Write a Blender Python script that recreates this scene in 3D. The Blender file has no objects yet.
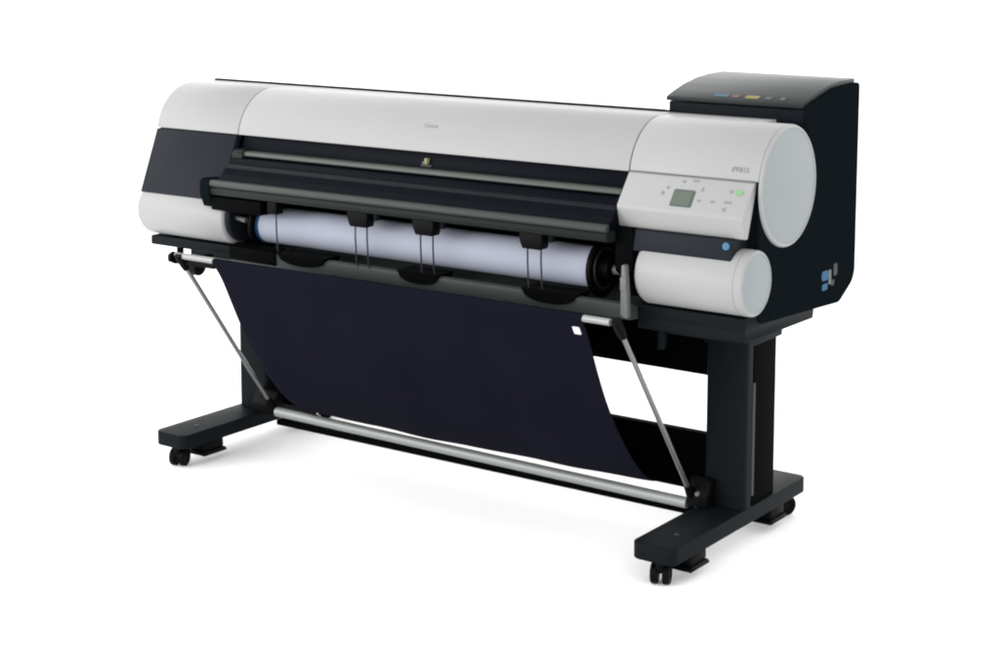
import bpy, bmesh, math, random
from mathutils import Vector, Matrix
random.seed(7)
PI = math.pi
sc = bpy.context.scene
COL = sc.collection

# ------------------------------------------------------------------ materials
def mat(name, col, rough=.5, metal=0., spec=.5, coat=0., noise=0., nscale=40., bump=0., bscale=600., bdist=.0004, rvar=.0):
    if not metal: col = tuple(c*.78 for c in col); spec *= .78
    m = bpy.data.materials.new(name); m.use_nodes = True
    nt = m.node_tree; b = nt.nodes['Principled BSDF']
    b.inputs['Base Color'].default_value = (*col, 1)
    b.inputs['Roughness'].default_value = rough
    b.inputs['Metallic'].default_value = metal
    b.inputs['Specular IOR Level'].default_value = spec
    b.inputs['Coat Weight'].default_value = coat
    tc = nt.nodes.new('ShaderNodeTexCoord')
    if noise:
        n = nt.nodes.new('ShaderNodeTexNoise'); n.inputs['Scale'].default_value = nscale; n.inputs['Detail'].default_value = 4
        mx = nt.nodes.new('ShaderNodeMix'); mx.data_type = 'RGBA'
        nt.links.new(tc.outputs['Object'], n.inputs['Vector'])
        nt.links.new(n.outputs['Fac'], mx.inputs['Factor'])
        mx.inputs['A'].default_value = (*[c*(1-noise) for c in col], 1)
        mx.inputs['B'].default_value = (*[min(1, c*(1+noise)) for c in col], 1)
        nt.links.new(mx.outputs['Result'], b.inputs['Base Color'])
        if rvar:
            mr = nt.nodes.new('ShaderNodeMapRange')
            mr.inputs['To Min'].default_value = rough-rvar; mr.inputs['To Max'].default_value = rough+rvar
            nt.links.new(n.outputs['Fac'], mr.inputs['Value']); nt.links.new(mr.outputs['Result'], b.inputs['Roughness'])
    if bump:
        n2 = nt.nodes.new('ShaderNodeTexNoise'); n2.inputs['Scale'].default_value = bscale; n2.inputs['Detail'].default_value = 2
        nt.links.new(tc.outputs['Object'], n2.inputs['Vector'])
        bp = nt.nodes.new('ShaderNodeBump'); bp.inputs['Strength'].default_value = bump; bp.inputs['Distance'].default_value = bdist
        nt.links.new(n2.outputs['Fac'], bp.inputs['Height']); nt.links.new(bp.outputs['Normal'], b.inputs['Normal'])
    return m

M = {}
M['cover'] = mat('light grey plastic', (.302, .305, .303), .42, spec=.22, noise=.03, nscale=7, bump=.14, bscale=900)
M['cap'] = mat('grey plastic in painted shade', (.228, .251, .260), .5, spec=.3, noise=.02, nscale=9, bump=.12, bscale=900)  # cover plastic toned darker: shade of the right-facing ends put into the colour
M['panel'] = mat('slate plastic', (.0108, .0128, .0172), .5, spec=.08, noise=.08, nscale=14, bump=.2, bscale=900)
M['body'] = mat('black plastic', (.0046, .0068, .0082), .55, spec=.0, noise=.08, nscale=12, bump=.2, bscale=800)
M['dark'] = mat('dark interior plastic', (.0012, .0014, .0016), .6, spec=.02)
M['shelf'] = mat('navy black plastic', (.0020, .0027, .0052), .42, spec=.035, noise=.08, nscale=16)
M['lip'] = mat('glossy black with painted sheen', (.036, .043, .040), .38, spec=.2, noise=.08, nscale=16)  # grey reflection on glossy black lip and trough, put into the base colour
M['ledge'] = mat('pale grey highlight tone', (.072, .078, .070), .35, spec=.25, noise=.08, nscale=16)  # highlight on the shelf edge painted as base colour; roll core shares it
M['inklid'] = mat('ink cover with painted reflection', (.016, .0205, .020), .42, spec=.13, noise=.05, nscale=9, bump=.15, bscale=800)  # top reflects the sky: that lighter tone is painted into the colour
M['steel'] = mat('painted steel', (.0045, .0067, .0085), .5, spec=.05, noise=.10, nscale=20, bump=.25, bscale=700)
M['beam'] = mat('black painted steel', (.0009, .0012, .0014), .55, spec=.01, noise=.1, nscale=20)
M['chrome'] = mat('brushed chrome', (.42, .435, .43), .34, metal=1., noise=.05, nscale=30, rvar=.05)
M['rod'] = mat('satin rod', (.17, .175, .172), .35, metal=.85, noise=.05, nscale=40)
M['silver'] = mat('bright aluminium', (.21, .215, .21), .45, metal=.4, spec=.4)
M['cloth'] = mat('navy cloth', (.0058, .0059, .0114), .85, spec=.02, noise=.2, nscale=5, bump=.4, bscale=1100)
M['paper'] = mat('coated paper', (.35, .37, .445), .65, spec=.1, noise=.02, nscale=8)
M['blue'] = mat('blue plastic', (.008, .050, .125), .4, spec=.3)
M['rubber'] = mat('black rubber', (.002, .002, .0024), .5, spec=.06, noise=.1)
M['lcd'] = mat('lcd glass', (.095, .112, .09), .2, spec=.25)
M['lcd_edge'] = mat('lcd bezel', (.07, .085, .088), .4, spec=.3)
M['mark'] = mat('grey print', (.135, .138, .146), .5, spec=.2)
M['mark_pale'] = mat('pale grey print', (.205, .208, .211), .5, spec=.2)
M['green'] = mat('green key', (.16, .33, .155), .4, spec=.3)
M['white'] = mat('white label', (.62, .62, .64), .6)
M['gold'] = mat('yellow latch', (.20, .19, .09), .45, spec=.3)
M['cyan'] = mat('cyan print', (.03, .085, .115), .5, spec=.2)
M['magenta'] = mat('magenta print', (.11, .045, .05), .5, spec=.2)
M['yellow'] = mat('yellow print', (.19, .165, .05), .5, spec=.2)
M['palegrey'] = mat('pale lilac print', (.058, .056, .062), .5, spec=.2)
M['em_blue'] = mat('emblem blue', (.024, .085, .17), .5, spec=.1)
M['em_pale'] = mat('emblem pale', (.11, .14, .135), .5, spec=.1)
M['em_grey'] = mat('emblem grey', (.040, .043, .045), .5, spec=.1)

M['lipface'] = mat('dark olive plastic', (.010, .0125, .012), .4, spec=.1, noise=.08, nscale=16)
M['inkfront'] = mat('dark navy plastic', (.0052, .0068, .0094), .5, spec=.06, noise=.08, nscale=16, bump=.2, bscale=800)
M['mid'] = mat('mid grey plastic', (.115, .12, .12), .45, spec=.3, noise=.04)
M['wire'] = mat('dark wire', (.018, .019, .022), .45, spec=.3)
M['bluedot'] = mat('blue lamp', (.02, .12, .24), .4, spec=.3)
M['barmetal'] = mat('satin aluminium', (.21, .22, .215), .5, metal=.35, spec=.4, noise=.05, nscale=30, rvar=.05)
M['faint'] = mat('faint print', (.225, .227, .229), .5, spec=.25)
M['ridge'] = mat('ridge plastic', (.0075, .0085, .0115), .45, spec=.08, noise=.08)
# ------------------------------------------------------------------ helpers
def empty(name, loc, label, cat):
    o = bpy.data.objects.new(name, None); COL.objects.link(o)
    o.location = loc; o.empty_display_size = .1
    o['label'] = label; o['category'] = cat
    return o

ROOTS = {}
def obj(name, bm, m, parent=None, smooth=35, label=None):
    root = parent
    while root is not None and root.parent is not None: root = root.parent
    off = Vector(root.location) if root is not None else Vector((0, 0, 0))
    bm.transform(Matrix.Translation(-off))
    bmesh.ops.recalc_face_normals(bm, faces=bm.faces[:])
    me = bpy.data.meshes.new(name); bm.to_mesh(me); bm.free()
    me.materials.append(M[m])
    for p in me.polygons: p.use_smooth = True
    me.set_sharp_from_angle(angle=math.radians(smooth))
    o = bpy.data.objects.new(name, me); COL.objects.link(o)
    if parent is not None: o.parent = parent
    if label: o['label'] = label
    return o

def new(): return bmesh.new()

def bevel(bm, edges, w, seg=2):
    if w > 0:
        bmesh.ops.bevel(bm, geom=list(edges), offset=w, segments=seg, profile=.5, affect='EDGES', clamp_overlap=True)

def merge(dst, src):
    me = bpy.data.meshes.new('tmp'); src.to_mesh(me); src.free()
    dst.from_mesh(me); bpy.data.meshes.remove(me)

def prism(pts, x0, x1, bev=0, seg=2, dst=None):
    """profile of (y, z) points extruded along X"""
    bm = new()
    a = [bm.verts.new((x0, y, z)) for y, z in pts]
    b = [bm.verts.new((x1, y, z)) for y, z in pts]
    n = len(pts)
    bm.faces.new(a); bm.faces.new(b[::-1])
    for i in range(n): bm.faces.new((a[i], b[i], b[(i+1) % n], a[(i+1) % n]))
    bmesh.ops.recalc_face_normals(bm, faces=bm.faces[:])
    if bev:
        bm.edges.ensure_lookup_table()
        es = [e for e in bm.edges if len(e.link_faces) == 2 and e.calc_face_angle(0) > math.radians(25)]
        bevel(bm, es, bev, seg)
    if dst is not None: merge(dst, bm); return dst
    return bm

def box(x0, x1, y0, y1, z0, z1, bev=.003, seg=2, dst=None):
    return prism([(y0, z0), (y1, z0), (y1, z1), (y0, z1)], x0, x1, bev, seg, dst)

def tube(pts, r, n=14, caps=True, dst=None):
    bm = new(); rings = []
    pts = [Vector(p) for p in pts]
    up0 = None
    for i, p in enumerate(pts):
        t = (pts[min(i+1, len(pts)-1)] - pts[max(i-1, 0)]).normalized()
        if up0 is None:
            u = t.cross(Vector((0, 0, 1)))
            if u.length < .1: u = t.cross(Vector((1, 0, 0)))
            u.normalize()
        else:
            u = (up0 - t*up0.dot(t)).normalized()
        up0 = u; v = t.cross(u)
        rr = r[i] if isinstance(r, (list, tuple)) else r
        rings.append([bm.verts.new(p + (u*math.cos(2*PI*k/n) + v*math.sin(2*PI*k/n))*rr) for k in range(n)])
    for a, b in zip(rings, rings[1:]):
        for k in range(n): bm.faces.new((a[k], a[(k+1) % n], b[(k+1) % n], b[k]))
    if caps:
        bm.faces.new(rings[0][::-1]); bm.faces.new(rings[-1])
    if dst is not None: merge(dst, bm); return dst
    return bm

def lathe_x(prof, cy, cz, n=64, dst=None):
    """profile of (x, radius) turned about the X axis through (cy, cz)"""
    bm = new(); rings = []
    for x, r in prof:
        if r < 1e-6: rings.append([bm.verts.new((x, cy, cz))])
        else: rings.append([bm.verts.new((x, cy+r*math.cos(2*PI*k/n), cz+r*math.sin(2*PI*k/n))) for k in range(n)])
    for a, b in zip(rings, rings[1:]):
        for k in range(n):
            j = (k+1) % n
            if len(a) == 1 and len(b) == 1: continue
            if len(a) == 1: bm.faces.new((a[0], b[j], b[k]))
            elif len(b) == 1: bm.faces.new((a[k], a[j], b[0]))
            else: bm.faces.new((a[k], a[j], b[j], b[k]))
    if dst is not None: merge(dst, bm); return dst
    return bm

def arc(cy, cz, r, a0, a1, n):
    """angles in degrees: 0 = front (-y), 90 = top"""
    return [(cy - r*math.cos(math.radians(a0+(a1-a0)*i/n)), cz + r*math.sin(math.radians(a0+(a1-a0)*i/n))) for i in range(n+1)]

def rounded(pts, rads, n=5):
    """polygon with each corner rounded by its own radius"""
    out = []
    N = len(pts)
    for i in range(N):
        p = Vector(pts[i]); a = Vector(pts[i-1]); b = Vector(pts[(i+1) % N]); r = rads[i]
        if r <= 0: out.append(tuple(p)); continue
        u = (a-p).normalized(); v = (b-p).normalized()
        ang = u.angle(v); d = r/math.tan(ang/2)
        d = min(d, .49*(a-p).length, .49*(b-p).length); r = d*math.tan(ang/2)
        c = p + (u+v).normalized()*(r/math.sin(ang/2))
        s = p+u*d - c; e = p+v*d - c
        a0 = math.atan2(s.y, s.x); a1 = math.atan2(e.y, e.x)
        da = (a1-a0+PI) % (2*PI) - PI
        for k in range(n+1):
            t = a0+da*k/n
            out.append((c.x+r*math.cos(t), c.y+r*math.sin(t)))
    return out

def slab(pts, z0, z1, bev=.002, seg=2, dst=None):
    """outline in (x, y) extruded along Z"""
    bm = new()
    a = [bm.verts.new((x, y, z0)) for x, y in pts]; b = [bm.verts.new((x, y, z1)) for x, y in pts]
    n = len(pts)
    bm.faces.new(a); bm.faces.new(b[::-1])
    for i in range(n): bm.faces.new((a[i], b[i], b[(i+1) % n], a[(i+1) % n]))
    bmesh.ops.recalc_face_normals(bm, faces=bm.faces[:])
    if bev:
        es = [e for e in bm.edges if len(e.link_faces) == 2 and e.calc_face_angle(0) > math.radians(50)]
        bevel(bm, es, bev, seg)
    if dst is not None: merge(dst, bm); return dst
    return bm

def text_bm(s, size, origin, ux, uy, thick=.0006, shear=0):
    """lettering lying in the plane spanned by ux, uy at origin (centre)"""
    cu = bpy.data.curves.new('lettering', 'FONT'); cu.body = s; cu.size = size
    cu.align_x = 'CENTER'; cu.align_y = 'CENTER'; cu.extrude = thick/2; cu.shear = shear
    t = bpy.data.objects.new('lettering_tmp', cu); COL.objects.link(t)
    dg = bpy.context.evaluated_depsgraph_get()
    me = bpy.data.meshes.new_from_object(t.evaluated_get(dg))
    bm = new(); bm.from_mesh(me)
    bpy.data.objects.remove(t); bpy.data.curves.remove(cu); bpy.data.meshes.remove(me)
    ux = Vector(ux).normalized(); uy = Vector(uy).normalized(); uz = ux.cross(uy)
    mt = Matrix((ux, uy, uz)).transposed().to_4x4(); mt.translation = Vector(origin)
    bm.transform(mt)
    return bm

def plate(c, ux, uy, w, h, t=.002, round_=0., dst=None, n=6):
    """thin rounded plate centred at c in the plane ux, uy"""
    ux = Vector(ux).normalized(); uy = Vector(uy).normalized(); uz = ux.cross(uy)
    pts = [(-w/2, -h/2), (w/2, -h/2), (w/2, h/2), (-w/2, h/2)]
    if round_: pts = rounded(pts, [round_]*4, n)
    bm = slab(pts, -t/2, t/2, 0)
    mt = Matrix((ux, uy, uz)).transposed().to_4x4(); mt.translation = Vector(c)
    bm.transform(mt)
    if dst is not None: merge(dst, bm); return dst
    return bm

# ------------------------------------------------------------------ dimensions (metres; X right, Y back, Z up)
CY, CZ, R = 0., .902, .142          # big upper cylinder
RY, RZ, RR = -.154, .699, .0755     # lower roll cover cylinder
XL, XR = -.967, .945

# ================================================================== the printer
P = empty('wide_format_printer', (0, .08, .585),
          'wide light grey and black roll printer standing on the wheeled black stand', 'printer')

# --- top covers: one arc profile, a thin shell with thickness
def cover_profile(a0, a1, flat):
    o = arc(CY, CZ, R, a0, a1, 40)
    if flat: o = o + [(flat, CZ+R-.0005)]
    i = arc(CY, CZ, R-.012, a0, a1, 30)
    if flat: i = i + [(flat, CZ+R-.012)]
    return o + i[::-1]

A0 = 9.0
cov = prism(cover_profile(A0, 92, .078), XL, -.653, .0022)
left_cover = obj('end_cover', cov, 'cover', P)
lid = obj('top_lid', prism(cover_profile(A0, 92, .078), -.6505, .5985, .0015), 'cover', P)
rc = prism(cover_profile(A0+1, 100, 0), .6015, .9365, .0015)
right_cover = obj('end_cover', rc, 'cover', P)
obj('cover_deck', box(.6015, .870, .006, .074, CZ+R-.016, CZ+R-.0006, .001), 'cover', right_cover)
# ends of the big cylinder: left closing disc, right proud round cap with a bright rim
obj('end_cap', lathe_x([(XL+.02, 0), (XL+.02, R-.013), (XL+.001, R-.013), (XL-.002, R-.02), (XL-.002, 0)], CY, CZ), 'cap', P)
obj('end_rim', lathe_x([(.9376, R-.03), (.9376, R), (XR-.006, R), (XR-.002, R-.0018), (XR, R-.0055), (XR-.0004, R-.0075), (XR-.0012, R-.0085), (XR-.006, R-.0085)], CY, CZ, 96), 'cover', P)
obj('end_cap', lathe_x([(XR-.0075, 0), (XR-.0075, R-.0087), (XR-.0018, R-.0087), (XR-.0013, R-.0105), (XR-.0012, 0)], CY, CZ, 96), 'cap', P)

# --- slate front panel, left
n_ = Vector((0, -.935, .355))
obj('front_panel', prism([(-.1435, .9215), (-.2135, .7485), (-.19, .7435), (-.12, .9215)], XL+.003, -.655, .002), 'panel', P)

# --- lower roll covers
def roll_cover(x0, x1, capside):
    prof = [(x0, 0), (x0, RR-.012), (x0+.003, RR-.004), (x0+.009, RR), (x1-.006, RR), (x1-.0015, RR-.0022), (x1, RR-.006), (x1, 0)]
    return lathe_x(prof, RY, RZ, 64)
lr = obj('roll_cover', lathe_x([(XL, 0), (XL, RR-.012), (XL+.003, RR-.004), (XL+.01, RR), (-.640, RR), (-.636, RR-.002), (-.632, RR-.008), (-.632, 0)], RY, RZ, 64), 'cover', P)
rr = obj('roll_cover', lathe_x([(.664, 0), (.664, RR-.016), (.668, RR-.006), (.678, RR), (XR-.006, RR), (XR-.002, RR-.0018), (XR, RR-.005), (XR-.0005, RR-.0068), (XR-.0013, RR-.0076), (XR-.02, RR-.0076), (XR-.02, 0)], RY, RZ, 72), 'cover', P)
obj('end_cap', lathe_x([(XR-.0195, 0), (XR-.0195, RR-.0078), (XR-.0018, RR-.0078), (XR-.0013, RR-.0095), (XR-.0012, 0)], RY, RZ, 72), 'cap', rr)
obj('seam', lathe_x([(.9225, RR-.001), (.9225, RR+.0004), (.9236, RR+.0004), (.9236, RR-.001)], RY, RZ, 72), 'mark_pale', rr)
obj('roll_collar', lathe_x([(-.632, RR-.010), (-.622, RR-.010), (-.618, RR-.014), (-.618, 0)], RY, RZ, 48), 'panel', P)

# --- right housing (black side with the ink tanks behind)
side = rounded([(-.128, .600), (.16, .5865), (.300, .5785), (.386, .625), (.386, .99), (.09, .99), (-.08, .985), (-.13, .90)],
               [.02, 0, .045, .05, .01, .01, .05, .01], 6)
obj('side_housing', prism(side, .63, .9245, .002), 'body', P)
sp = rounded([(-.128, .600), (.16, .5845), (.300, .577), (.388, .625), (.388, 1.113), (.256, 1.107), (.1035, 1.0745), (.1035, .992), (-.08, .987), (-.131, .90)],
             [.02, 0, .045, .05, .012, .2, .004, .004, .05, .01], 6)
obj('side_panel', prism(sp, .9246, .9375, .002), 'body', P)
# slate band between control panel and roll cover, with a round blue lamp
obj('front_band', prism([(-.199, .800), (-.2065, .752), (-.13, .745), (-.12, .800)], .652, .9060, .0025), 'panel', P)
obj('band_post', box(.640, .6525, -.196, -.14, .70, .800, .002), 'body', P)
bl = obj('round_badge', plate((.893, -.2052, .7865), (1, 0, 0), (0, .155, 1), .017, .017, .004, .0084), 'bluedot', P)
obj('badge_dot', plate((.893, -.2076, .787), (1, 0, 0), (0, .155, 1), .006, .006, .001, .0029), 'em_pale', bl)

# --- ink tank unit
ik = rounded([(.105, .9905), (.384, .9905), (.384, 1.106), (.256, 1.100), (.105, 1.066)], [0, 0, .004, .2, .002], 5)
ink = obj('ink_tank_unit', prism(ik, .563, .9243, .0025), 'inkfront', P)
ilid = [(.100, 1.0685), (.100, 1.0795), (.14, 1.0925), (.19, 1.1055), (.25, 1.1155), (.31, 1.1205), (.386, 1.1215), (.386, 1.107), (.256, 1.1012), (.17, 1.083)]
ilo = obj('tank_lid', prism(ilid, .557, .9243, .003), 'inklid', ink)
def lid_z(y): 
    p = [(.100, 1.0795), (.14, 1.0925), (.19, 1.1055), (.25, 1.1155)]
    for (a, b), (c, d) in zip(p, p[1:]):
        if a <= y <= c: return b+(d-b)*(y-a)/(c-a)
for x, w, c in ((.700, .040, 'cyan'), (.738, .022, 'magenta'), (.782, .036, 'yellow'), (.825, .016, 'palegrey'), (.862, .013, 'palegrey')):
    y = .122
    obj('ink_label', plate((x, y, lid_z(y)+.0006), (1, 0, 0), (0, .95, .31), w, .016, .0012, .003), c, ilo)

# --- rear body
rear = [(.0795, .60), (.29, .590), (.29, .93), (.20, 1.00), (.12, 1.043), (.086, 1.0485), (.0795, 1.0480)]
obj('rear_body', prism(rear, XL+.012, .562, .003), 'body', P)
obj('end_panel', prism([(-.13, .90), (-.19, .745), (-.12, .62), (.0785, .60), (.0785, 1.03), (.03, 1.028), (-.09, .98)], XL+.006, XL+.03, .002), 'body', P)
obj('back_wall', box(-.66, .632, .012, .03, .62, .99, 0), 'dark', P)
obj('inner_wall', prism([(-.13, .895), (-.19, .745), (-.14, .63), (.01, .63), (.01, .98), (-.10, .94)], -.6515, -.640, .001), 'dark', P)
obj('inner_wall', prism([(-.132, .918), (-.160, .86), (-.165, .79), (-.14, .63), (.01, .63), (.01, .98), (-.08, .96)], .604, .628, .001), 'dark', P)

# --- output guide: recess wall, ledge, sloping plate, front lip
obj('recess_wall', prism([(-.128, .925), (-.138, .884), (-.10, .880), (-.09, .925)], -.6385, .6035, .001), 'shelf', P)
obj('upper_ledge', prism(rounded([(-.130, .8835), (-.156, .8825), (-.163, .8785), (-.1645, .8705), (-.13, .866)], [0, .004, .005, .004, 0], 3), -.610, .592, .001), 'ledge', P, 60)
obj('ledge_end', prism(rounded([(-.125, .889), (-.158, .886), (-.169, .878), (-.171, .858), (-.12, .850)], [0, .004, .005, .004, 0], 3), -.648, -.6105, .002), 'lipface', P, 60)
obj('guide_plate', prism([(-.15, .868), (-.174, .864), (-.190, .846), (-.197, .848), (-.201, .840), (-.212, .824), (-.233, .811), (-.235, .79), (-.15, .80)], -.645, .602, .001), 'shelf', P, 20)
obj('guide_plate_ridge', prism([(-.189, .8485), (-.197, .8500), (-.2025, .8400), (-.198, .8375)], -.642, .600, .0008), 'ridge', P, 20)
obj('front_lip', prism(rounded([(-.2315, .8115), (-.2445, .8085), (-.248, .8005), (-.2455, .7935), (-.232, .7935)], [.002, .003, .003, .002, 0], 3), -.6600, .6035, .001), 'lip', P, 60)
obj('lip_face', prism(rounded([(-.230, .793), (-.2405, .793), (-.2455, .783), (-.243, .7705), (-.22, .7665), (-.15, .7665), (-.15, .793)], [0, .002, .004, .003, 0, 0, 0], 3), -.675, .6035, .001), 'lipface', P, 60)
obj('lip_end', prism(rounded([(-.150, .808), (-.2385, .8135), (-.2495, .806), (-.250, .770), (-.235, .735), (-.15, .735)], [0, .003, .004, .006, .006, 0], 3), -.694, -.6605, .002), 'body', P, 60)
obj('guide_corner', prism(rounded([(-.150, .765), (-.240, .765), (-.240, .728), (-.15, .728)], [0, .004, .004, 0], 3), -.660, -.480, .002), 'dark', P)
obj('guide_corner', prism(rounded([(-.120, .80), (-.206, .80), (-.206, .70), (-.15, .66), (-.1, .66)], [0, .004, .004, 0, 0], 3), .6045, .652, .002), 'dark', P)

# little yellow latch under the lid
la = obj('lid_latch', box(-.017, .017, -.142, -.128, .886, .893, .002), 'em_grey', P)
obj('latch_tab', box(-.003, .0065, -.1450, -.13, .8932, .909, .002), 'gold', la)
obj('latch_tab', box(-.011, -.0035, -.1440, -.13, .8932, .900, .002), 'em_pale', la)

# --- paper guides: tab, cube, two thin wires each
for i, x in enumerate((-.450, -.149, .063, .387)):
    if i:
        tb = new()
        w = .033
        a = [(x-w, .770), (x+w, .770), (x+w, .7480), (x+w-.004, .731), (x-w+.010, .731), (x-w+.002, .748)]
        v0 = [tb.verts.new((px, -.238, pz)) for px, pz in a]; v1 = [tb.verts.new((px, -.205, pz)) for px, pz in a]
        tb.faces.new(v0); tb.faces.new(v1[::-1])
        for k in range(6): tb.faces.new((v0[k], v1[k], v1[(k+1) % 6], v0[(k+1) % 6]))
        bevel(tb, [e for e in tb.edges], .002, 2)
        g = obj('paper_guide', tb, 'rubber', P)
        obj('guide_clip', box(x+w+.002, x+w+.013, -.216, -.20, .748, .770, .001), 'panel', g)
        xs = (x-.018, x+.021)
    else:
        g = obj('paper_guide', box(x-.012, x+.020, -.234, -.205, .735, .768, .002), 'rubber', P); xs = (x+.010,)
    for xx in xs:
        obj('guide_wire', tube([(xx, -.222, .745), (xx, -.2225, .70), (xx+.001, -.220, .645), (xx+.001, -.2125, .61)], .0021, 8), 'wire', g)

# --- roll bay: trough under the roll with black ejection pads
tr = [(.01, .70), (-.03, .648), (-.07, .620), (-.12, .609), (-.16, .612), (-.195, .621), (-.207, .628), (-.2165, .624), (-.2165, .590), (-.17, .5855), (.01, .5855)]
obj('roll_trough', prism(tr, -.617, .652, .001), 'lip', P, 30)
obj('bay_shadow_block', prism(rounded([(-.2175, .592), (-.2225, .600), (-.2205, .629), (-.19, .638), (-.15, .62), (-.15, .600)], [.003, .004, .006, .02, .003, .003], 4), -.616, -.448, .002), 'dark', P)  # added dark block: flange shadow and black holder built as one solid
obj('roll_lock', tube([(-.630, -.186, .7035), (-.584, -.186, .6985)], [.006, .007], 14), 'mid', P)
def moon(x, w, h=.030):
    bm = new(); top = []; n = 14
    for k in range(n+1):
        t = -1+2*k/n
        top.append((x+w*t, h*math.sqrt(max(0, 1-abs(t)**2.4))))
    rows = []
    for dy in (0, 1):
        rows.append([bm.verts.new((px, -.224 if dy == 0 else -.16, .6325-hz if True else 0)) for px, hz in top])
    a = rows[0]; b = rows[1]
    bm.faces.new(a); bm.faces.new(b[::-1])
    for k in range(n): bm.faces.new((a[k], b[k], b[k+1], a[k+1]))
    bm.faces.new((a[-1], b[-1], b[0], a[0]))
    return bm
for x, w in ((-.355, .085), (.035, .066), (.430, .080)):
    obj('ejection_pad', moon(x, w), 'dark', P)

# --- base plates, release lever
obj('base_plate', box(XL+.015, -.6185, -.190, .285, .5955, .6225, .004), 'steel', P)
obj('base_plate', prism(rounded([(-.185, .590), (-.185, .6225), (.1, .604), (.17, .590), (.165, .562), (-.185, .566)], [.004, .004, 0, .003, .006, .004], 3), .654, .9325, .003), 'steel', P)
lv = new()
lp = rounded([(.642, .604), (.661, .597), (.659, .655), (.654, .722), (.644, .724), (.642, .66)], [.004, .004, 0, .006, .006, 0], 3)
a = [lv.verts.new((x, -.243, z)) for x, z in lp]; b = [lv.verts.new((x, -.226, z)) for x, z in lp]
lv.faces.new(a); lv.faces.new(b[::-1])
for k in range(len(a)): lv.faces.new((a[k], b[k], b[(k+1) % len(a)], a[(k+1) % len(a)]))
bmesh.ops.recalc_face_normals(lv, faces=lv.faces[:])
bevel(lv, [e for e in lv.edges if e.calc_face_angle(0) > .9], .002, 2)
lev = obj('release_lever', lv, 'mid', P)
obj('lever_grip', box(.6425, .6575, -.2455, -.2435, .664, .694, .0008), 'mark', lev)

# --- control panel
pp = rounded([(-.131, .9262), (-.1435, .9232), (-.198, .8505), (-.1835, .8005), (-.170, .8005), (-.135, .905)],
             [0, .004, .016, .006, 0, 0], 5)
cp = prism(pp, .6015, .9285, .0018)
cpo = obj('control_panel', cp, 'cover', P, 45)
D = Vector((0, -.6, -.8)); N = Vector((0, -.8, .6)); T0 = Vector((0, -.143, .922))
def pan(x, t, off=.0): return T0 + D*(t*.09) + N*off + Vector((x, 0, 0))
PX = (1, 0, 0); PU = tuple(-D)
scr = obj('display', plate(pan(.7645, .60, .0012), PX, PU, .0545, .0435, .0028, .003), 'lcd_edge', cpo)
obj('screen', plate(pan(.7635, .615, .0030), PX, PU, .0475, .0365, .0010, .001), 'lcd', scr)
obj('start_key', plate(pan(.901, .29, .0012), PX, PU, .018, .012, .003, .004), 'green', cpo)
for x, t, w, h in ((.709, .50, .008, .010), (.718, .33, .008, .008), (.754, .12, .010, .007), (.784, .07, .018, .006), (.807, .30, .006, .012),
                   (.807, .62, .010, .006), (.842, .61, .012, .006), (.880, .59, .020, .006), (.876, .80, .009, .010), (.880, .28, .009, .009)):
    obj('panel_key', plate(pan(x, t, .0008), PX, PU, w, h, .0018, min(w, h)*.4), 'mark_pale', cpo)
obj('panel_seam', tube([(.604, -.1428, .9247), (.9285, -.1428, .9247)], .0011, 8), 'mark_pale', cpo)

# --- lettering and the emblem
def on_cyl(x, deg, off=.0003):
    a = math.radians(deg)
    return (x, CY-(R+off)*math.cos(a), CZ+(R+off)*math.sin(a)), (1, 0, 0), (0, math.sin(a), math.cos(a))
o_, u_, v_ = on_cyl(-.004, 37.5)
obj('maker_lettering', text_bm('Canon', .017, o_, u_, v_), 'faint', lid)
o_, u_, v_ = on_cyl(.888, 19.5)
obj('model_lettering', text_bm('iPF815', .0165, o_, u_, v_), 'mark', right_cover)
def em(y, z, w, h, m, r=.003):
    return obj('emblem', plate((.9380, y, z), (0, 1, 0), (0, 0, 1), w, h, .0012, r), m, ink)
em(.214, .657, .036, .024, 'em_blue', .008); em(.214, .6295, .030, .016, 'em_blue', .005)
em(.241, .650, .014, .036, 'em_pale', .004); em(.272, .664, .020, .030, 'em_grey', .006); em(.257, .634, .018, .014, 'em_grey', .004)

# ================================================================== paper roll
ROY, ROZ, ROR = -.12, .682, .050
PR = empty('paper_roll', (0, ROY, ROZ), 'white paper roll loaded in the bay under the front guide of the printer', 'paper roll')
obj('paper', lathe_x([(-.562, .026), (-.562, ROR-.001), (-.561, ROR), (.505, ROR), (.506, ROR-.001), (.506, .026)], ROY, ROZ, 64), 'paper', PR)
obj('core', lathe_x([(-.560, .0255), (-.564, .0255), (-.564, .020), (.508, .020), (.508, .0255), (.50, .0255)], ROY, ROZ, 40), 'ledge', PR)
for x0, s in ((-.566, -1), (.510, 1)):
    f = obj('flange', lathe_x([(x0, 0), (x0, .066), (x0+s*.003, .069), (x0+s*.010, .069), (x0+s*.013, .066), (x0+s*.013, .034), (x0+s*.038, .032), (x0+s*.040, .028), (x0+s*.040, 0)], ROY, ROZ, 56), 'rubber', PR)
    obj('flange_ring', lathe_x([(x0+s*.0135, .052), (x0+s*.0160, .051), (x0+s*.0160, .046), (x0+s*.0135, .045)], ROY, ROZ, 48), 'wire', f)
obj('spindle', lathe_x([(-.617, 0), (-.617, .011), (-.606, .012), (.55, .012), (.60, .012), (.60, 0)], ROY, ROZ, 24), 'silver', PR)
obj('blue_collar', lathe_x([(-.5655, .0505), (-.5655, .0525), (-.556, .0525), (-.556, .0505)], ROY, ROZ, 48), 'blue', PR)

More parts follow.
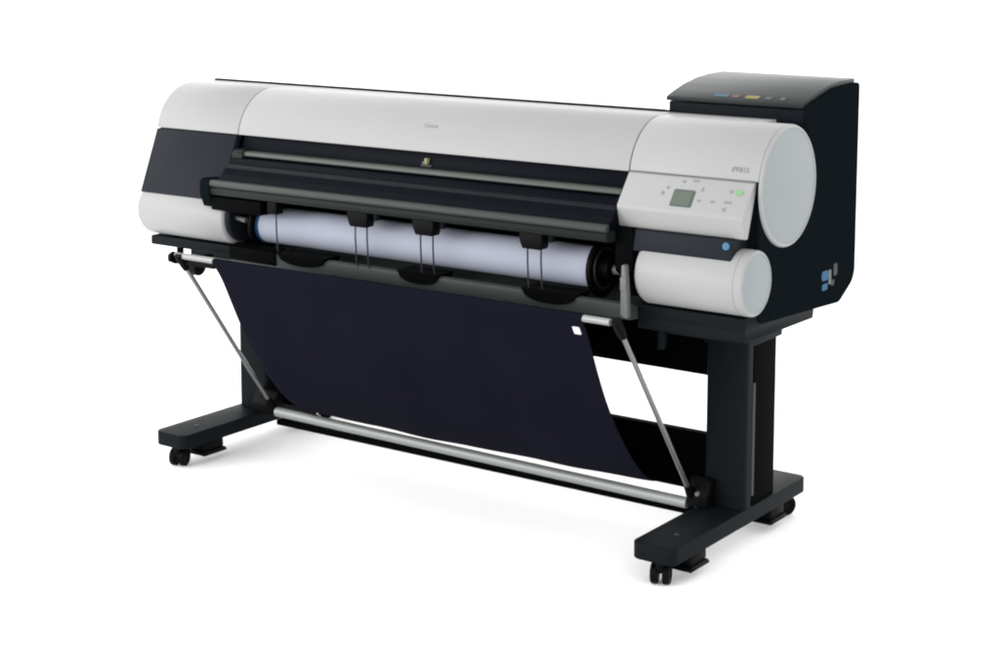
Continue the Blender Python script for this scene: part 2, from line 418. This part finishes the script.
# ================================================================== stand
S = empty('printer_stand', (0, .1, 0), 'black steel stand with two T-shaped legs on casters holding up the printer', 'stand')
LX = {'left': -.777, 'right': .772}
def foot(cx):
    pts = rounded([(cx-.0575, -.308), (cx+.0575, -.308), (cx+.0575, .372), (cx-.0575, .372)], [.024]*4, 6)
    f = obj('foot', slab(pts, .0595, .0985, .003, 3), 'steel', S)
    obj('bolt', tube([(cx+.008, -.21, .097), (cx+.008, -.21, .1005)], .006, 12), 'em_grey', f)
    return f
def caster(cx, cy, ang, f):
    """twin-wheel swivel caster"""
    c = new()
    for s in (-1, 1):
        prof = [(s*.006, 0), (s*.006, .023), (s*.008, .0255), (s*.0195, .0255), (s*.0225, .0225), (s*.0225, .014), (s*.020, .012), (s*.020, 0)]
        lathe_x(prof, 0, .0255, 28, c)
    hood = arc(0, .0255, .0215, 15, 165, 10)
    prism(hood + [(-.0*1, .0255)], -.0055, .0055, 0, dst=c)
    tube([(0, -.014, .04), (0, -.014, .0605)], .010, 14, dst=c)
    c.transform(Matrix.Translation((cx, cy, 0)) @ Matrix.Rotation(ang, 4, 'Z'))
    return obj('caster', c, 'rubber', f)
def leveller(cx, cy, f):
    c = new()
    box(cx-.030, cx+.032, cy-.036, cy+.036, .034, .0600, .004, dst=c)
    prism([(cy-.044, .022), (cy+.044, .022), (cy+.044, .028), (cy+.036, .0345), (cy-.036, .0345), (cy-.044, .028)], cx-.034, cx+.036, .002, dst=c)
    return obj('leveller', c, 'rubber', f)
for key, cx in LX.items():
    f = foot(cx)
    caster(cx+.004, -.272, .35, f); caster(cx+.01, .335, -.5, f)
    leveller(cx+.022, -.185, f); leveller(cx+.022, .215, f)
    leg = new()
    pts = rounded([(cx-.055, .031), (cx+.055, .031), (cx+.055, .066), (cx-.055, .066)], [.012, .012, .002, .002], 5)
    slab(pts, .0980, .574, .0, dst=leg)
    lo = obj('leg', leg, 'steel', S)
    rx = .050 if key == 'right' else .012
    back = slab(rounded([(cx-.053, .080), (cx+rx, .080), (cx+rx, .206), (cx-.053, .206)], [.002, .002, .014, .014], 5), .0980, .556, 0)
    obj('rear_column', back, 'beam', lo)
    obj('cover_strip', box(cx-.050, cx+rx-.004, .0655, .0805, .0985, .556, 0), 'dark', lo)
    obj('trim_strip', box(cx+rx-.0035, cx+rx+.0065, .0665, .078, .125, .405, .001), 'em_grey', lo)
    obj('leg_collar', slab(rounded([(cx-.060, .024), (cx+.060, .024), (cx+.060, .215), (cx-.060, .215)], [.012]*4, 5), .498, .546, .004), 'steel', lo)
    side_arm = box(cx-.085, cx+.115, -.125, .250, .5475, .5835, .004)
    obj('support_arm', side_arm, 'steel', S)
    if key == 'right':
        obj('hook', box(cx-.103, cx-.088, -.120, -.100, .505, .57, .002), 'steel', S)
    obj('hinge_block', prism(rounded([(-.012, .0990), (.0305, .0990), (.0305, .165), (.010, .165), (-.012, .13)], [.004, 0, 0, .01, .01], 3), cx-.078 if key == 'right' else cx+.035, cx-.022 if key == 'right' else cx+.118, .003), 'rubber', lo)
    if key == 'right': obj('bolt', tube([(.724, .004, .133), (.724, -.0165, .133)], .0055, 12), 'mid', lo)
obj('upper_beam', box(-.7215, .7165, .095, .120, .398, .5585, .003), 'beam', S)
obj('lower_beam', box(-.7215, .7165, .095, .120, .102, .250, .003), 'beam', S)
obj('top_beam', box(-.691, .686, .1205, .20, .500, .5845, .004), 'beam', S)

# ================================================================== catch basket
B = empty('catch_basket', (0, -.17, .1), 'dark navy cloth print basket slung on silver rods between the stand legs', 'basket')
FB = (-.350, .6135)      # front bar (y, z)
obj('front_bar', tube([(-.692, FB[0]+.006, FB[1]+.002), (.683, FB[0], FB[1])], .0085, 16), 'silver', B)
LB = (.0, .1065)
obj('lower_bar', tube([(-.655, LB[0], LB[1]+.004), (.690, LB[0], LB[1]-.006)], .0138, 28), 'barmetal', B)
obj('lower_rail', prism([(-.004, .073), (.024, .073), (.024, .088), (-.004, .088)], -.655, .700, .002), 'beam', B)
for s, xt, xb in ((-1, -.676, -.668), (1, .700, .702)):
    r = obj('support_rod', tube([(xt, FB[0]+.004, FB[1]-.004), (xb, -.004, .124)], .0062, 14), 'rod', B)
    d = Vector((xb-xt, -.004-FB[0]-.004, .124-FB[1]+.004)).normalized()
    p = Vector((xt, FB[0]+.004, FB[1]-.004))
    obj('rod_sleeve', tube([p-d*.012, p+d*.012, p+d*.040], [.012, .012, .010], 14), 'rubber', r)
    q = Vector((xb, -.004, .124))
    obj('rod_sleeve', tube([q-d*.035, q+d*.006], [.009, .013], 14), 'rubber', r)
obj('bar_bracket', prism(rounded([(-.362, .600), (-.340, .590), (-.255, .590), (-.20, .583), (-.20, .596), (-.30, .604), (-.345, .625), (-.362, .618)], [.005]*8, 3), -.707, -.697, .002), 'rubber', B)
obj('bracket_rail', box(-.6965, -.560, -.338, -.322, .590, .6035, .002), 'rubber', B)
obj('bracket_post', box(-.716, -.7073, -.32, -.30, .590, .630, .002), 'rubber', B)
kn = lathe_x([(-.652, 0), (-.652, .020), (-.648, .023), (-.632, .023), (-.628, .020), (-.628, 0)], -.318, .585, 24)
obj('bracket_knob', kn, 'rubber', B)
# cloth: profile in (y, z), front face hangs and bellies, then returns under to the lower beam
prof = [(-.338, .6050), (-.3405, .6200), (-.350, .6255), (-.3595, .6200), (-.3590, .610), (-.347, .594), (-.335, .572), (-.321, .542), (-.303, .500), (-.284, .457), (-.264, .415), (-.242, .374),
        (-.218, .335), (-.192, .297), (-.165, .262), (-.138, .230), (-.110, .200), (-.080, .173), (-.050, .152), (-.018, .139), (.02, .1325), (.06, .119), (.09, .109)]
def cloth():
    bm = new(); nx = 90; rows = []
    X0, X1 = -.546, .612
    L = len(prof)
    for j, (y, z) in enumerate(prof):
        f = j/(L-1); row = []
        for i in range(nx+1):
            u = i/nx; x = X0+(X1-X0)*u
            s = math.sin(PI*min(1, max(0, (f-.18)/.82)))
            w = .0035*s*math.sin(7*u+2.2*f+.4) + .0022*s*math.sin(17*u-3*f) + .0016*s*math.sin(31*u+5*f+1)
            edge = (.010*math.exp(-u/.03) + .010*math.exp(-(1-u)/.03))*s
            sag = -.012*math.sin(PI*u)*s
            # normal pointing front-down
            row.append(bm.verts.new((x+.006*s*(1-2*u), y+w*.8+edge*.6, z+w*.6+edge*.7+sag*.6)))
        rows.append(row)
    for a, b in zip(rows, rows[1:]):
        for i in range(nx): bm.faces.new((a[i], a[i+1], b[i+1], b[i]))
    return bm
c = obj('cloth', cloth(), 'cloth', B, 80)
md = c.modifiers.new('thickness', 'SOLIDIFY'); md.thickness = .0016; md.offset = 0
ss = c.modifiers.new('smooth', 'SUBSURF'); ss.levels = 1; ss.render_levels = 1
obj('care_label', plate((.5855, -.3380, .5795), (1, 0, 0), (0, -.50, .866), .019, .022, .0016, .002), 'white', c)

# ================================================================== floor
fm = bpy.data.materials.new('white studio floor'); fm.use_nodes = True
nt = fm.node_tree; b = nt.nodes['Principled BSDF']
b.inputs['Base Color'].default_value = (.93, .93, .93, 1); b.inputs['Roughness'].default_value = .8; b.inputs['Specular IOR Level'].default_value = .1
n = nt.nodes.new('ShaderNodeTexNoise'); n.inputs['Scale'].default_value = 1.5; n.inputs['Detail'].default_value = 3
tc = nt.nodes.new('ShaderNodeTexCoord'); nt.links.new(tc.outputs['Object'], n.inputs['Vector'])
mr = nt.nodes.new('ShaderNodeMapRange'); mr.inputs['To Min'].default_value = .95; mr.inputs['To Max'].default_value = .97
nt.links.new(n.outputs['Fac'], mr.inputs['Value'])
cc = nt.nodes.new('ShaderNodeCombineColor')
for k in ('Red', 'Green', 'Blue'): nt.links.new(mr.outputs['Result'], cc.inputs[k])
nt.links.new(cc.outputs['Color'], b.inputs['Base Color'])
M['floor'] = fm
fl = new()
vs = [fl.verts.new(v) for v in ((-60, -30, 0), (60, -30, 0), (60, 90, 0), (-60, 90, 0))]; fl.faces.new(vs)
f = obj('floor', fl, 'floor'); f['kind'] = 'structure'

# ================================================================== light
w = bpy.data.worlds.new('World'); sc.world = w; w.use_nodes = True
nt = w.node_tree; bg = nt.nodes['Background']
# a white tent all round, a little dimmer on the right-hand side
g = nt.nodes.new('ShaderNodeNewGeometry'); sx = nt.nodes.new('ShaderNodeSeparateXYZ')
nt.links.new(g.outputs['Incoming'], sx.inputs['Vector'])
mr = nt.nodes.new('ShaderNodeMapRange'); mr.interpolation_type = 'SMOOTHSTEP'
mr.inputs['From Min'].default_value = -.1; mr.inputs['From Max'].default_value = .9
mr.inputs['To Min'].default_value = 2.85; mr.inputs['To Max'].default_value = 2.15
ng = nt.nodes.new('ShaderNodeMath'); ng.operation = 'MULTIPLY'; ng.inputs[1].default_value = -1
nt.links.new(sx.outputs['X'], ng.inputs[0]); nt.links.new(ng.outputs[0], mr.inputs['Value'])
zr = nt.nodes.new('ShaderNodeMapRange'); zr.interpolation_type = 'SMOOTHSTEP'
zr.inputs['From Min'].default_value = .25; zr.inputs['From Max'].default_value = .95
zr.inputs['To Min'].default_value = 1.12; zr.inputs['To Max'].default_value = .5
nz = nt.nodes.new('ShaderNodeMath'); nz.operation = 'MULTIPLY'; nz.inputs[1].default_value = -1
nt.links.new(sx.outputs['Z'], nz.inputs[0]); nt.links.new(nz.outputs[0], zr.inputs['Value'])
ml = nt.nodes.new('ShaderNodeMath'); ml.operation = 'MULTIPLY'
nt.links.new(mr.outputs['Result'], ml.inputs[0]); nt.links.new(zr.outputs['Result'], ml.inputs[1])
nt.links.new(ml.outputs[0], bg.inputs['Strength']); bg.inputs['Color'].default_value = (1, 1, 1, 1)

def area(name, loc, target, size, power, sy=None, col=(1, 1, 1)):
    l = bpy.data.lights.new(name, 'AREA'); l.shape = 'RECTANGLE'; l.size = size; l.size_y = sy or size
    l.energy = power; l.color = col
    o = bpy.data.objects.new(name, l); COL.objects.link(o); o.location = loc
    o.rotation_euler = (Vector(target)-Vector(loc)).to_track_quat('-Z', 'Y').to_euler()
    return o
area('front_softbox', (-2.5, -4.1, 1.55), (-.1, 0, .85), 3, 110, .8)

# ================================================================== camera
cam = bpy.data.cameras.new('camera'); co = bpy.data.objects.new('camera', cam); COL.objects.link(co)
co.location = (2.745, -3.67, 1.5)
co.rotation_euler = (math.radians(90-7.9169), 0, math.radians(35.4739))
cam.sensor_width = 36; cam.lens = 64.11; cam.shift_x = 0; cam.shift_y = -.163; cam.clip_end = 500
sc.camera = co
sc.cycles.filter_width = 2.1
sc.view_settings.view_transform = 'Standard'; sc.view_settings.look = 'None'
sc.view_settings.exposure = 0; sc.view_settings.gamma = 1
